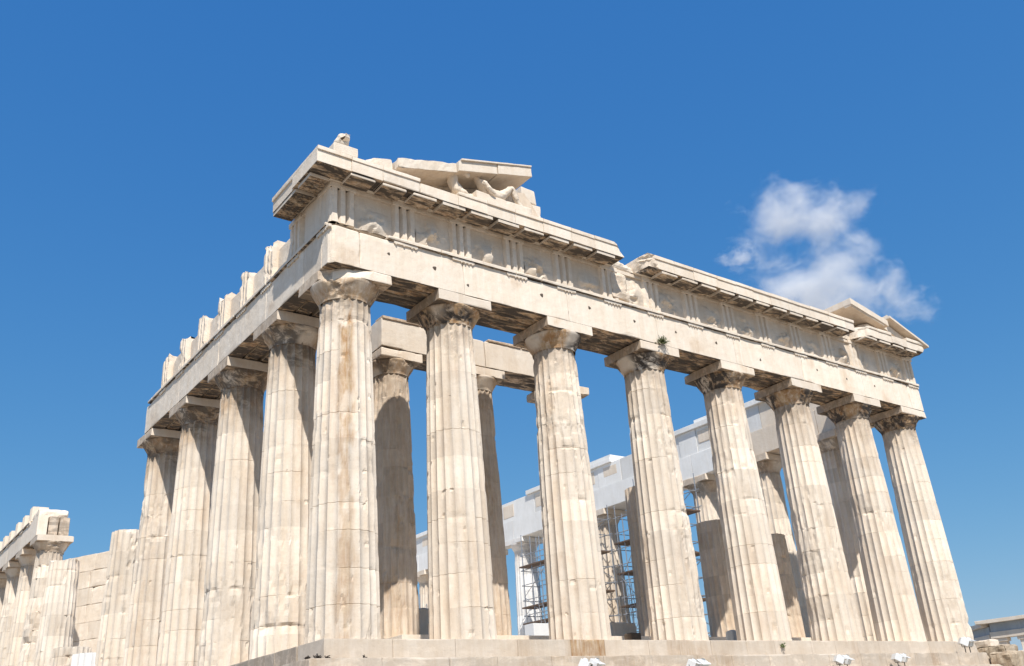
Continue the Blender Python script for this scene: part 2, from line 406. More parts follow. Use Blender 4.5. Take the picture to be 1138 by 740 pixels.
# broken stubs of the flank
column(1.02, FY[5], seed=60, hi=2, ztop=7.2, dmg=.9, toplow=.15, tint=[(5, -2, .9, .9)])
column(1.02, FY[6], seed=61, hi=1, ztop=2.45, dmg=.2, mat=NEW, toplow=.02)
column(1.02, FY[7], seed=62, hi=1, ztop=3.2, dmg=1.0, toplow=.1)
column(1.02, FY[8], seed=63, hi=1, ztop=8.25, dmg=1.0, toplow=.5)
for k in range(9, 17):
    column(1.02, FY[k], seed=70 + k, hi=1 if k < 13 else 0, dmg=1.0 if k == 9 else .6, top_dark=.2, capdark=.5)
# north flank
for k in range(1, 12):
    nm = NEW if k in (7,) else MAR
    column(TOT - 1.02, FY[k], seed=90 + k, hi=1, dmg=.5, top_dark=.2, capdark=.5 if k < 4 else .25, mat=nm)
# inner porch row
PX = [5.5, 9.25, 13.44, 17.63, 21.82, 25.57]
tops = [None, None, None, 6.93, 5.77, 5.4]
for k, x in enumerate(PX):
    column(x, 6.2, R0=.825, R1=.65, H=9.9, z0=.7, shade_tint=.42, ztop=tops[k], seed=120 + k, hi=2, ndr=10, dmg=.55 if k else .8, aw=.88 if k != 2 else .96,
           capdark=.7, top_dark=.25, toplow=.08)

# ------------------------------------------------------------------ steps and floor
XS0, XS1 = 7.74, 9.05
def steps():
    levels = ((0., 0.), (-.52, .7), (-1.04, 1.4))
    for li, (zt, off) in enumerate(levels):
        for side in ('east', 'south'):
            mb = MB(); M = (lambda P: np.c_[P[:, 0], -P[:, 1], P[:, 2]], True) if side == 'east' else (lambda P: np.c_[-P[:, 1], P[:, 0], P[:, 2]], False)
            L0 = -off if side == 'east' else -off + 1.6
            L1 = (TOT - (0.55, .9, 1.3)[li]) if side == 'east' else LEN + off
            u = L0; rs = random.Random(5 + li + (9 if side == 'south' else 0)); kk = 0
            while u < L1 - .2:
                w = rs.uniform(1.25, 2.1) if not (side == 'east' and kk == 0) else 1.9
                v = min(u + w, L1)
                if li == 0 and side == 'east':
                    if u < XS0 - .05 < v + .7: v = XS0
                    if abs(u - XS0) < .01: v = XS1
                if L1 - v < .6: v = L1
                mid = (u + v) / 2
                def af(W, at, ax, side_, mid=mid):
                    at[:, 1] = .12 + .3 * ss(.55, .7, fbm(W, .8, 71)); at[:, 2] = .08; at[:, 0] *= .87
                    if li == 0 and side == 'east' and XS0 < mid < XS1: at[:, 1] = 1.; at[:, 0] *= .95
                    if li == 1: at[:, 2] = .22; at[:, 1] += .2 * ss(.5, .7, fbm(W, 1.2, 5))
                    if side == 'south': at[:, 2] = .35; at[:, 1] = .25; at[:, 0] *= .92
                    return at
                far = side == 'south' and u > 12
                cuts = []
                if side == 'east' and v == L1: cuts = [((v - .5, off, zt - .1), (1, .7, .5), .2)]
                stone(mb, (u + .004, off - 1.5, zt - .515), (v - .004, off, zt), M, h=.6 if far else .14, chip=.05, big=.06 if li else .03, rough=.01, attrf=af, tone=1 + (rs.random() - .5) * .12, cuts=cuts)
                u = v; kk += 1
            mb.build('step', MAR, temple)
    mb = MB()
    stone(mb, (1.3, 1.3, -1.9), (TOT - .01, LEN - .01, -.006), h=3, chip=.01)
    stone(mb, (4.6, 4.4, -.1), (TOT - 4.6, LEN - 4.4, .36), h=3, chip=.01)
    stone(mb, (4.9, 4.7, .3), (TOT - 4.9, LEN - 4.7, .705), h=3, chip=.01)
    mb.build('floor', MAR, temple)
    mb = MB()
    for k in range(24):
        u = -1.9 + k * 1.4
        stone(mb, (u, -1.95, -2.6), (u + 1.39, 1.2, -1.565), h=.3, chip=.12, big=.1, rough=.05)
    for k in range(10):
        stone(mb, (-1.95, 1.22 + k * 3, -2.6), (1.4, 4.2 + k * 3, -1.565), h=.6, chip=.12, big=.1, rough=.05)
    mb.build('foundation', ROCK, temple)
steps()

# ------------------------------------------------------------------ entablature
def tri_prof(c, w0=.845, dep=.0, back=-.22):
    """plan outline of a triglyph, grooves cut from the face at depth dep"""
    a = c - w0 / 2; s = w0 / 12; g = .13
    pts = [(a, back), (a, dep - g), (a + s, dep), (a + 3 * s, dep), (a + 4 * s, dep - g), (a + 5 * s, dep), (a + 7 * s, dep), (a + 8 * s, dep - g), (a + 9 * s, dep), (a + 11 * s, dep), (a + w0, dep - g), (a + w0, back)]
    return pts
Z_A0, Z_A1, Z_T1, Z_F1 = 10.43, 11.66, 11.775, 13.13

def architrave(name, M, cuts_at, u0, u1, mat=MAR, det=1, seed=3, attr_face=0.):
    rs = random.Random(seed); mb = MB()
    ev = [u0] + [c for c in cuts_at if u0 + .5 < c < u1 - .5] + [u1]
    for bi, (w1, w0) in enumerate(((0, -.55), (-.63, -1.14), (-1.22, -1.77))):
        for a, b in zip(ev[:-1], ev[1:]):
            def af(W, at, ax, side, bi=bi):
                if mat is NEW: return at
                at[:, 1] = .02 + .35 * ss(.60, .75, fbm(W, 1.1, 88)) if bi == 0 else .45; at[:, 2] = .03 if bi == 0 else .5; at[:, 0] *= 1.13 if bi == 0 else 1  # outer beam lightened in colour to make up for weaker sunlight
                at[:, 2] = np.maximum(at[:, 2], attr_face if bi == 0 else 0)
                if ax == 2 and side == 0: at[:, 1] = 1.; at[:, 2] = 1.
                return at
            cu = [((.05 + .16, -.0, 11), (-1, 1, 0), .09)] if (name == 'architrave' and M is FRONT and bi == 0 and a == u0) else []
            a2 = a if (bi == 0 or a != u0) else a + .02
            zz = Z_A0 + (0, .03, .01)[bi]
            stone(mb, (a2 + .004, w0, zz), (b - .004, w1, Z_A1 - (0 if bi == 0 else .02)), M, h=.11 if det and bi == 0 else .5, chip=.06 if det else .03, big=.08 if bi == 0 else .1, rough=.022 if det else 0, attrf=af, cuts=cu,
                  tone=1 + (rs.random() - .5) * .1)
    return mb.build(name, mat, temple)

def taenia(M, u0, u1, tri, seed=1, miss=()):
    rs = random.Random(seed); mb = MB(); u = u0
    while u < u1 - .1:
        v = min(u1, u + rs.uniform(1.1, 2.1))
        if not any(a < (u + v) / 2 < b for a, b in miss):
            stone(mb, (u + .004, -.3, Z_A1 + .003), (v - .004, .09, Z_T1), M, h=.13, chip=.06, big=.06, attrf=soffit_attr)  # underside colour holds crust and the painted shade line below the band
        u = v
    for c in tri:
        if any(a < c < b for a, b in miss): continue
        stone(mb, (c - .42, -.05, Z_A1 - .09), (c + .42, .05, Z_A1), M, h=.12, e=.012, chip=.03)
        for g in range(6):
            if rs.random() < .8: cyl(mb, (c - .35 + g * .14, .03), .034, .028, Z_A1 - .125, Z_A1 - .085, 7, M, tone=.8)
    return mb

def face_attr(k1, k2):
    def f(W, at, ax, side): at[:, 1] = k1; at[:, 2] = k2; at[:, 0] *= 1.08; return at
    return f

def frieze(M, u0, u1, tri, met_over=True, relief=True, seed=1, back=True, endw=-1.77, tall=None, skip_met=(), plain_met=(), fo=None):
    rs = random.Random(seed); mb = MB()
    zt = tall or Z_F1
    if back:
        u = u0
        while u < u1 - .05:
            v = min(u1, u + 2.0)
            stone(mb, (u + .003, endw, Z_T1 + .003), (v - .003, -.17, zt - .02), M, h=.3, chip=.06, big=.1)
            u = v
    if back: fo = mb.build('frieze', MAR, temple)
    for c in tri:
        mt = MB(); zc = zt - .17
        P = tri_prof(c); nzs = 9
        def bump_zone(W): return W
        prism(mt, P, Z_T1 + .004, zc, nzs, M, tone=1 + (rs.random() - .5) * .1, attrf=face_attr(.06, .10))
        # weather the outline
        V = mt.v[0]
        nn = fbm(V, 3.2, seed + 5); k = (.035 * ss(.58, .75, nn) + .012 * (noise(V, 11, 4) - .5))
        if M is FRONT: V[:, 1] += k
        elif M is SOUTH: V[:, 0] += k
        stone(mt, (c - .43, -.3, zc + .002), (c + .43, .022, zt), M, h=.12, chip=.04, tone=1.0)
        mt.build('triglyph', MAR, fo)
    if met_over:
        cs = sorted(tri)
        for a, b in zip(cs[:-1], cs[1:]):
            mid = (a + b) / 2
            if any(x < mid < y for x, y in skip_met): continue
            mm = MB(); w = (b - a) - .845
            nu, nv = 26, 24
            U, Vv = np.meshgrid(np.linspace(a + .4225, b - .4225, nu), np.linspace(Z_T1 + .01, zt - .14, nv), indexing='ij')
            Pn = np.c_[U.ravel(), 0 * U.ravel() - .125, Vv.ravel()]
            Wp = M[0](Pn)
            cu, cz = rs.uniform(-.25, .25), rs.uniform(-.3, .0)
            if relief and not any(x < mid < y for x, y in plain_met):
                q = np.exp(-(((U.ravel() - mid - cu) / .45) ** 2 + ((Vv.ravel() - 12.35 - cz) / .42) ** 2))
                amp = rs.uniform(.08, .22)
                Pn[:, 1] += amp * q * ss(.42, .62, fbm(Wp, 2.4, seed + int(mid * 10), 3)) * 1.5 + .03 * (fbm(Wp, 4, seed) - .5)
            else: Pn[:, 1] += .02 * (fbm(Wp, 4, seed) - .5)
            i = np.arange((nu - 1) * (nv - 1)); p0 = i // (nv - 1) * nv + i % (nv - 1)
            at = np.tile([1 + (rs.random() - .5) * .08, .06, .10], (len(Pn), 1))
            mm.add(M[0](Pn), np.stack([p0, p0 + nv, p0 + nv + 1, p0 + 1], 1), at, not M[1])
            stone(mm, (a + .424, -.3, zt - .138), (b - .424, -.03, zt - .003), M, h=.2, chip=.03, attrf=face_attr(.15, .2))
            mm.build('metope', MAR, fo)
    return fo

def mutule(mb, M, c, w=.845, guttae=False, z=13.02, drop=0, clean=False, pr=.72):
    stone(mb, (c - w / 2, .10, z), (c + w / 2, pr, z + .12), M, h=.12, e=.012, chip=.02 if clean else .06, big=0 if clean else .06,
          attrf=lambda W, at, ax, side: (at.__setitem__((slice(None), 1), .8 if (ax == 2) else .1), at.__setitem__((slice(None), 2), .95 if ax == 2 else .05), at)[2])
    if guttae:
        for a in range(6):
            for b in range(3):
                cyl(mb, (c - w / 2 + .075 + a * (w - .15) / 5, .22 + b * .19), .04, .034, z - .028, z + .004, 6, M); mb.a[-1][:, 1] = .9; mb.a[-2][:, 1] = .9; mb.a[-1][:, 2] = .5; mb.a[-2][:, 2] = .5; mb.a[-1][:, 0] = .8; mb.a[-2][:, 0] = .8

def cornice(M, segs, muts, seed=1, clean=(), cuts_end=None, back=-1.0):
    rs = random.Random(seed); mb = MB()
    for a, b in segs:
        u = a
        while u < b - .05:
            v = u + rs.uniform(1.0, 1.5)
            if b - v < .6: v = b
            cl = any(x < (u + v) / 2 < y for x, y in clean)
            cu = []
            if cuts_end:
                for (ua, ub, cc) in cuts_end:
                    if ua <= (u + v) / 2 <= ub: cu = cc
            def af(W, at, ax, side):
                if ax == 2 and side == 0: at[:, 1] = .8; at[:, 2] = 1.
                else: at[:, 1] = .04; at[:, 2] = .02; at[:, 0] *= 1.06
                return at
            dz = rs.uniform(-.012, .012)
            stone(mb, (u + .004, back, 13.147), (v - .004, .75 + rs.uniform(-.01, .01), 13.53 + dz), M, h=.13, chip=.02 if cl else .06, big=0 if cl else .09, rough=.012, attrf=af, cuts=cu)
            if not (not cl and rs.random() < .1):
                stone(mb, (u + .006, back, 13.534 + dz), (v - .006, .79, 13.66 + rs.uniform(-.01, .02)), M, h=.13, chip=.015 if cl else .07, big=0 if cl else .12, rough=.01, attrf=face_attr(.06, .03), cuts=cu)
            u = v
        stone(mb, (a + .72 if a < 0 else a + .02, -.6, 13.134), (b - .04, .10, 13.145), M, h=.3, chip=.004)
    for c, cl in muts: mutule(mb, M, c, clean=cl, guttae=M is SOUTH)
    return mb.build('cornice', MAR, temple)

def single(name, mat, *a, **k):
    m1 = MB(); stone(m1, *a, **k); return m1.build(name, mat, temple)
# --- east front
triF = [.47]
for a, b in zip(FX[:-1], FX[1:]):
    lo = a if a != FX[0] else .47
    hi_ = b if b != FX[-1] else TOT - .47
    triF += [(lo + hi_) / 2, hi_]
architrave('architrave', FRONT, FX, .05, TOT - .05, seed=4)
mb = taenia(FRONT, .05, TOT - .05, triF, 6, miss=((-.5, 1.9),)); mb.build('moulding', MAR, temple)
frieze(FRONT, .05, TOT - .05, triF, seed=20)
mutF = [(.47 + .3 + k * 1.0741, k < 0) for k in range(0, 28)]
mutF = [(c, cl) for c, cl in mutF if c < 30.6 and not (11.0 < c < 12.6) and not (25.2 < c < 25.9)]
cornice(FRONT, [(-.75, 11.3), (12.45, 25.3), (25.95, 30.95)], mutF, seed=8, clean=((-1, 1.6), (5, 11.0), (13, 25)), back=-1.0,
        cuts_end=[(12.3, 13.2, [((12.75, .55, 13.5), (-1, .7, -.5), .12)]), (25.9, 27.0, [((26.2, .45, 13.4), (-1, .8, .0), .12)]), (10.6, 11.3, [((11.2, .5, 13.5), (1, .5, .8), .05)]),
                  (30.2, 31., [((30.9, .5, 13.2), (1, .3, -.6), .1)])])
# rough core seen in the gap
single('broken_core', MAR, (11.25, -1.0, 13.14), (12.5, -.02, 13.55), FRONT, h=.1, chip=.2, big=.25, rough=.12, cuts=[((11.9, -.1, 13.5), (.3, 1, 1), .2)])
single('broken_core', MAR, (11.2, -.9, 11.9), (12.1, .02, 13.1), FRONT, h=.08, chip=.12, big=.2, rough=.2, attrf=face_attr(.3, .1))
single('broken_core', MAR, (25.3, -1.0, 13.14), (26.1, .0, 13.6), FRONT, h=.1, chip=.2, big=.2, rough=.1)

# --- south flank near group
triS = [.47, 2.59, 4.71] + [4.71 + 2.146 * k for k in range(1, 6)]
architrave('architrave', SOUTH, FY, 1.84, 17.62, seed=5, attr_face=.10)
stone_mb = MB()
stone(stone_mb, (.61, -.585, Z_A0 + .002), (1.835, -.002, Z_A1 - .002), SOUTH, h=.14, chip=.03, attrf=face_attr(.1, .1)); stone_mb.build('architrave', MAR, temple)
mb = taenia(SOUTH, .2, 17.3, triS, 7); mb.build('moulding', MAR, temple)
fs_ = frieze(SOUTH, 1.84, 3.2, [], met_over=False, seed=22)
frieze(SOUTH, .2, .9, [.47, 2.59], seed=23, back=False, plain_met=((0, 3),), fo=fs_)
# standing triglyph blocks with the metope slabs gone
fo = None
mbk = MB()
for c0, c1 in zip(triS[1:-1], triS[2:]):
    mbk = MB(); stone(mbk, (c0 + .45, -.9, Z_T1 + .003), (c1 - .43, -.20, Z_F1 - .34 + .1 * math.sin(c0 * 3)), SOUTH, h=.12, chip=.08, big=.15, rough=.03, attrf=face_attr(.15, .05)); mbk.build('frieze_block', MAR, temple)
fo = temple
for c in triS[2:]:
    mt = MB()
    prism(mt, tri_prof(c, back=-.66), Z_T1 + .004, Z_F1 + .16, 10, SOUTH, attrf=face_attr(.12, .08))
    for V in mt.v:
        V0 = V.copy(); V[:, 0] += .07 * ss(.5, .75, fbm(V0, 3, 9)); tz = ss(Z_F1 - .2, Z_F1 + .16, V0[:, 2]); V[:, 2] -= tz * .26 * ss(.40, .65, fbm(V0, 2.6, 5)); V[:, 0] += tz * .05 * noise(V0, 5, 2)
    mt.build('triglyph', MAR, fo)
cornice(SOUTH, [(1.06, 2.62)], [(c, True) for c in (.36, 1.38, 2.2)], seed=9, clean=((0, 5),))

# --- south flank, far west group
triW = [41.2 + 2.146 * k for k in range(13)]
architrave('architrave', SOUTH, FY, 38.6, LEN - .05, seed=15, det=0)
mb = taenia(SOUTH, 40.9, LEN - .1, triW, 17); mb.build('moulding', MAR, temple)
mbk = MB(); rs = random.Random(3)
for c0, c1 in zip(triW[:-1], triW[1:]):
    mbk = MB(); stone(mbk, (c0 + .45, -1.2, Z_T1 + .003), (c1 - .43, -.26, Z_F1 - rs.uniform(.65, .95)), SOUTH, h=.2, chip=.1, big=.2, rough=.03); mbk.build('frieze_block', MAR, temple)
fo = temple
for c in triW:
    mt = MB(); prism(mt, tri_prof(c, back=-.9), Z_T1 + .004, Z_F1 + rs.uniform(-.62, -.42), 4, SOUTH)
    mt.build('triglyph', MAR, fo)
single('frieze_block', MAR, (39.1, -1.77, Z_A1 + .005), (41.0, -.1, 12.25), SOUTH, h=.15, chip=.15, big=.25, rough=.12, cuts=[((39.2, 0, 12.05), (-1, 0, 1), .2)])
# inner wall of the cella behind the gap, turned off its true line to catch more sun
mb = MB(); rs = random.Random(31)
z = .72; k = 0
while z < 11.6:
    u = (k % 2) * .4 - .4
    while u < 5:
        topz = 9.75 + .12 * u + rs.uniform(-.45, .4)
        if z < topz - .3:
            stone(mb, (u + .005, -1.0, z + .004), (u + 1.7, 0, z + 1.04), (lambda P: np.c_[4.7 - .45 * P[:, 0] - .893 * P[:, 1], 40 + .893 * P[:, 0] - .45 * P[:, 1], P[:, 2]], False), h=.2, chip=.07, big=.10, rough=.04, attrf=face_attr(.05, .02))
        u += 1.71
    z += 1.045; k += 1
mb.build('inner_wall', MAR, temple)

# --- north flank entablature (restored, seen from inside)
INN = (lambda P: np.c_[29.0 - P[:, 1], P[:, 0], P[:, 2]], False)
rs = random.Random(77)
mbn = MB(); mbo = MB()
ev = [1.9] + [y for y in FY[1:14]]
for a, b in zip(ev[:-1], ev[1:]):
    t_old = b < 10
    stone(mbo if t_old else mbn, (a + .01, -.6, Z_A0), (b - .02, 0, Z_A1 + .08), INN, h=.25, chip=.03, big=.03, attrf=(lambda W, at, ax, side: (at.__setitem__((slice(None), 1), .5 if ax == 2 else .05), at)[1]) if t_old else None)
    stone(mbo if t_old else mbn, (a + .01, -1.86, Z_A0 + .02), (b - .01, -.62, Z_A1 + .05), INN, h=.4, chip=.03)
mbn_f = MB(); mbo_f = MB(); u = 1.9
while u < 56:
    v = u + rs.uniform(1.3, 2.2); old = rs.random() < .5 or u < 7
    ztop = 13.15
    d = .0 if not old else .02
    stone(mbn_f if not u < 7 else mbo_f, (u + .008, -1.8, Z_A1 + .09), (v - .018, -.06 + rs.uniform(-.02, .02), 13.12), INN, h=.3, chip=.02, tone=rs.uniform(.82, 1.05))
    if old and u > 7:
        uu = u + rs.uniform(.1, .4); single('old_block', MAR, (uu, -.2, 12.0 + rs.uniform(0, .3)), (min(v - .1, uu + 1.3), -.04, 12.95), INN, h=.12, chip=.12, big=.2, cmin=.06, attrf=face_attr(.1, .05))
    u = v
u = 5.0
while u < 56:
    v = u + rs.uniform(2.8, 4.6)
    zz = 13.13
    if rs.random() < .6 or 8 < u < 12:
        single('cornice_block', NEW, (u + .01, -1.75, zz), (v - .01, .10, zz + .28), INN, h=.4, chip=.03)
        if rs.random() < .4 or 7 < u < 12: single('cornice_block', NEW, (u + .2, -1.7, zz + .285), (v - .3, -.15, zz + .55), INN, h=.4, chip=.04)
    u = v
mbn.build('architrave', NEW, temple); mbo.build('architrave', MAR, temple); mbn_f.build('frieze', NEW, temple); mbo_f.build('frieze', MAR, temple)

# --- inner porch beam
mb = MB()
PM = (lambda P: np.c_[P[:, 0], 5.38 - P[:, 1], P[:, 2]], True)
for a, b, w1, w0 in ((4.68, 9.23, 0, -.75), (9.25, 13.4, 0, -.75), (4.7, 9.23, -.77, -1.5), (9.25, 13.4, -.77, -1.5)):
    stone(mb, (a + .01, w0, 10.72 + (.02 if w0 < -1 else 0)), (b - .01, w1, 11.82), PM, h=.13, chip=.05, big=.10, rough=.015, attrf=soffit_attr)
for a, b in ((4.72, 6.3), (6.34, 8.2), (9.4, 11.0), (11.05, 13.3)):
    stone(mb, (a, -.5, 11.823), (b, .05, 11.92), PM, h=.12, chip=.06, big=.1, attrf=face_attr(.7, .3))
mb.build('porch_architrave', MAR, temple)

# ------------------------------------------------------------------ pediment remains
def raking(mb, x0, x1, y0, y1, zf, sl, th, chip=.05, big=.05, rough=.015, cuts=(), tone=1., at=None):
    """slab following the roof slope: top z = zf + sl*x"""
    def M0(P): return np.c_[P[:, 0], P[:, 1], P[:, 2] + zf + sl * P[:, 0]]
    stone(mb, (x0, y0, -th), (x1, y1, 0), (M0, False), h=.12, chip=chip, big=big, rough=rough, tone=tone, attrf=at or (lambda W, a, ax, side: (a.__setitem__((slice(None), 1), .35 if ax == 2 and side == 0 else .05), a)[1]))
ped = MB()
raking(ped, .95, 1.9, -.45, 1.2, 13.78, .25, .40, big=.2, chip=.12, rough=.05)
raking(ped, 1.98, 4.2, -.62, 1.2, 13.76, .25, .36, big=.22, chip=.13, rough=.06)
raking(ped, 4.22, 5.78, -.72, 1.3, 13.80, .25, .38, chip=.03, big=.03)
raking(ped, 5.80, 7.25, -.75, 1.3, 13.80, .25, .38, chip=.02, big=0, cuts=())
raking(ped, 4.3, 7.24, -.79, 1.0, 13.86, .25, .06, chip=.02, big=0)
raking(ped, .2, 1.5, -.5, 1.0, 13.62, .25, .30, big=.15, chip=.1)
ped.build('raking_cornice', MAR, temple)
tym = MB()
def tymp(a, b, y0=.35, y1=1.0, tp=0., cuts=()):
    z1 = 13.80 + .25 * b - .38 + tp
    stone(tym, (a, y0, 13.64), (b, y1, z1), h=.13, chip=.03, big=.04, rough=.01, cuts=[((b, 0, 13.80 + .25 * b - .40), (-.25, 0, 1), .0)] + list(cuts), attrf=face_attr(.35, .12))
tymp(1.2, 2.9); tymp(2.91, 4.3); tymp(4.31, 5.8); tymp(5.81, 7.2)
tymp(7.21, 8.45, tp=-.05, cuts=[((7.62, 0, 15.5), (1, 0, .72), .03)])
tym.build('tympanum', MAR, temple)
single('backing_block', MAR, (8.0, .9, 13.66), (9.1, 1.75, 14.9), h=.12, chip=.1, big=.08)
single('backing_block', MAR, (8.15, .95, 14.92), (8.95, 1.6, 15.45), h=.1, chip=.08, big=.08)
single('backing_block', MAR, (8.12, .95, 15.47), (8.78, 1.6, 16.1), h=.1, chip=.12, big=.1)
single('backing_block', MAR, (7.0, 1.32, 13.66), (8.0, 1.9, 15.2), h=.12, chip=.1, big=.08)
single('backing_block', MAR, (9.2, .1, 13.66), (10.4, 1.2, 13.82), h=.12, chip=.1, big=.08)
single('backing_block', MAR, (1.6, 1.1, 13.66), (6.8, 1.8, 14.6), h=.3, chip=.1, big=.08)
for a, b, z in ((11.9, 12.8, 13.1), (14.9, 16.2, 13.67), (17.0, 18.1, 13.67), (19.3, 20.4, 13.67), (21.3, 23.3, 13.67), (9.6, 10.6, 13.67)):
    single('backing_block', MAR, (a, .2, z), (b, 1.5, z + random.uniform(.06, .14)), h=.2, chip=.08, big=.08)
pr_ = MB()
raking(pr_, 25.42, 28.15, -.75, 1.9, 13.70 + .205 * 30.9, -.205, .30, chip=.03, big=.03)
raking(pr_, 25.44, 27.9, -.70, -.35, 13.70 + .205 * 30.9 - .29, -.205, .08, chip=.02, big=.0)
raking(pr_, 28.45, 31.2, -.62, 1.4, 13.84 + .33 * 31.0, -.33, .17, chip=.05, big=.06)
raking(pr_, 28.35, 31.25, -.80, 1.0, 13.68 + .33 * 31.0, -.33, .12, chip=.05, big=.06)
raking(pr_, 28.0, 30.9, -.45, 1.2, 13.50 + .31 * 31.0, -.31, .35, chip=.1, big=.12, rough=.05)
pr_.build('raking_cornice', MAR, temple)
tr = MB()
stone(tr, (25.9, .3, 13.66), (27.3, 1.2, 14.45), h=.12, chip=.05, big=.05, cuts=[((25.9, 0, 14.47), (.2, 0, 1), 0)], attrf=face_attr(.4, .1))
stone(tr, (27.0, -.35, 13.66), (28.6, 1.1, 14.12), h=.1, chip=.12, big=.2, rough=.1)
stone(tr, (27.4, .0, 14.1), (28.1, .6, 14.62), h=.1, chip=.1, big=.1)
stone(tr, (24.4, .6, 13.66), (25.8, 1.7, 14.45), h=.15, chip=.1, big=.1)
tr.build('tympanum', MAR, temple)

# dark discs painted for the shade inside dowel holes, on the front architrave and metope wall
def rayY(u, v, y):
    d = fw + rt2 * ((u - 569) / FPX) - up2 * ((v - 370) / FPX); t = (y - CAM.y) / d.y; return CAM + d * t
for (u, v, r) in ((483, 298, .07), (520, 317, .05), (602, 328, .07), (655, 342, .06), (705, 357, .06), (751, 369, .05), (796, 381, .06), (845, 400, .05), (908, 411, .05), (941, 421, .05), (972, 429, .05), (432, 282, .05), (463, 230, .04), (845, 399, .03)):
    p = rayY(u, v, .05)
    mb = MB(); n = 10
    A = np.arange(n) * 2 * np.pi / n
    rr = r * (1 + .2 * np.sin(A * 3 + u))
    P = np.concatenate([np.c_[p.x + rr * np.cos(A), np.full(n, .045), p.z + rr * np.sin(A)], [[p.x, .035, p.z]]])
    mb.add(P, [((i + 1) % n, i, n) for i in range(n)])
    mb.build('dowel_hole_shade', HOLE, temple)

# ------------------------------------------------------------------ sculpture
def skinned(name, verts, edges, mat, parent=None, loc=(0, 0, 0), sub=2):
    me = bpy.data.meshes.new(name); me.from_pydata([v[:3] for v in verts], edges, [])
    o = bpy.data.objects.new(name, me); col.objects.link(o); o.parent = parent; o.location = loc
    o.modifiers.new('skin', 'SKIN'); s = o.modifiers.new('sub', 'SUBSURF'); s.levels = s.render_levels = sub + 1
    for i, v in enumerate(verts): me.skin_vertices[0].data[i].radius = v[3] if isinstance(v[3], tuple) else (v[3], v[3])
    me.skin_vertices[0].data[0].use_root = True
    dg = bpy.context.evaluated_depsgraph_get(); em = bpy.data.meshes.new_from_object(o.evaluated_get(dg)); o.modifiers.clear(); o.data = em
    em.materials.clear(); em.materials.append(mat)
    n = len(em.vertices); co = np.zeros(n * 3); em.vertices.foreach_get('co', co); co = co.reshape(-1, 3)
    co += (np.stack([noise(co, 7, 1), noise(co, 7, 2), noise(co, 7, 3)], 1) - .5) * .05 + (np.stack([fbm(co, 16, 4), fbm(co, 16, 5), fbm(co, 16, 6)], 1) - .5) * .045
    em.vertices.foreach_set('co', co.ravel()); 
    at = em.attributes.new('wear_shade', 'FLOAT_COLOR', 'POINT'); at.data.foreach_set('color', np.tile([1.05, .1, .08, 1.], n))
    em.polygons.foreach_set('use_smooth', np.ones(len(em.polygons), bool))
    return o
# reclining figure, head to the left, knee drawn up
zb = 13.66
o = skinned('reclining_figure',
    [(0, 0, .22, .24), (-.30, 0, .36, .22), (-.58, 0, .55, .25), (-.70, 0, .76, .09), (-.74, -.03, .95, .16),
     (-.52, -.26, .55, .10), (-.42, -.36, .28, .085), (-.15, -.36, .16, .07),
     (.22, -.12, .30, .17), (.68, -.16, .78, .13), (.90, -.14, .30, .10), (1.08, -.16, .10, .08),
     (.22, .12, .22, .17), (.75, .10, .34, .12), (1.18, .08, .16, .10)],
    [(0, 1), (1, 2), (2, 3), (3, 4), (2, 5), (5, 6), (6, 7), (0, 8), (8, 9), (9, 10), (10, 11), (0, 12), (12, 13), (13, 14)], MAR, loc=(5.85, -.3, zb + .25))
tag(o, 'weathered marble figure reclining in the left pediment corner with one knee raised', 'statue')
mb = MB(); stone(mb, (4.95, -.6, zb), (7.25, .2, zb + .38), h=.12, chip=.08, big=.06)
b = mb.build('plinth', MAR, o, wpar=(5.85, -.3, zb + .25))
o = skinned('horse_head_sculpture',
    [(0, 0, 0, .24), (-.18, 0, .35, .20), (-.34, 0, .62, .17), (-.42, -.03, .86, .14), (-.26, -.16, .98, .10), (.0, -.26, .84, .085), (.18, -.32, .70, .07), (-.46, .02, 1.05, .05), (.45, .05, .12, .18), (.85, .05, .05, .12)],
    [(0, 1), (1, 2), (2, 3), (3, 4), (4, 5), (5, 6), (3, 7), (0, 8), (8, 9)], MAR, loc=(4.55, -.25, zb + .12))
tag(o, 'worn marble horse head rising under the left raking slab beside the reclining figure', 'sculpture')
# lion head on its corner block
o = skinned('lion_head_sculpture',
    [(0, 0, .02, .26), (0, -.02, .22, .24), (.03, -.06, .42, .20), (.02, -.24, .34, .13), (.02, -.36, .28, .09), (-.12, .0, .50, .05), (.17, .0, .50, .05)],
    [(0, 1), (1, 2), (2, 3), (3, 4), (2, 5), (2, 6)], MAR, loc=(.42, .1, 14.40))
tag(o, 'worn lump of a marble lion head on a block above the left roof corner', 'sculpture')
mb = MB(); stone(mb, (.02, -.25, 13.67), (.80, .5, 14.0), h=.1, chip=.05); stone(mb, (-.0, -.22, 14.0), (.82, .45, 14.38), h=.1, chip=.06)
mb.build('base_block', MAR, o, wpar=(.42, .1, 14.40))

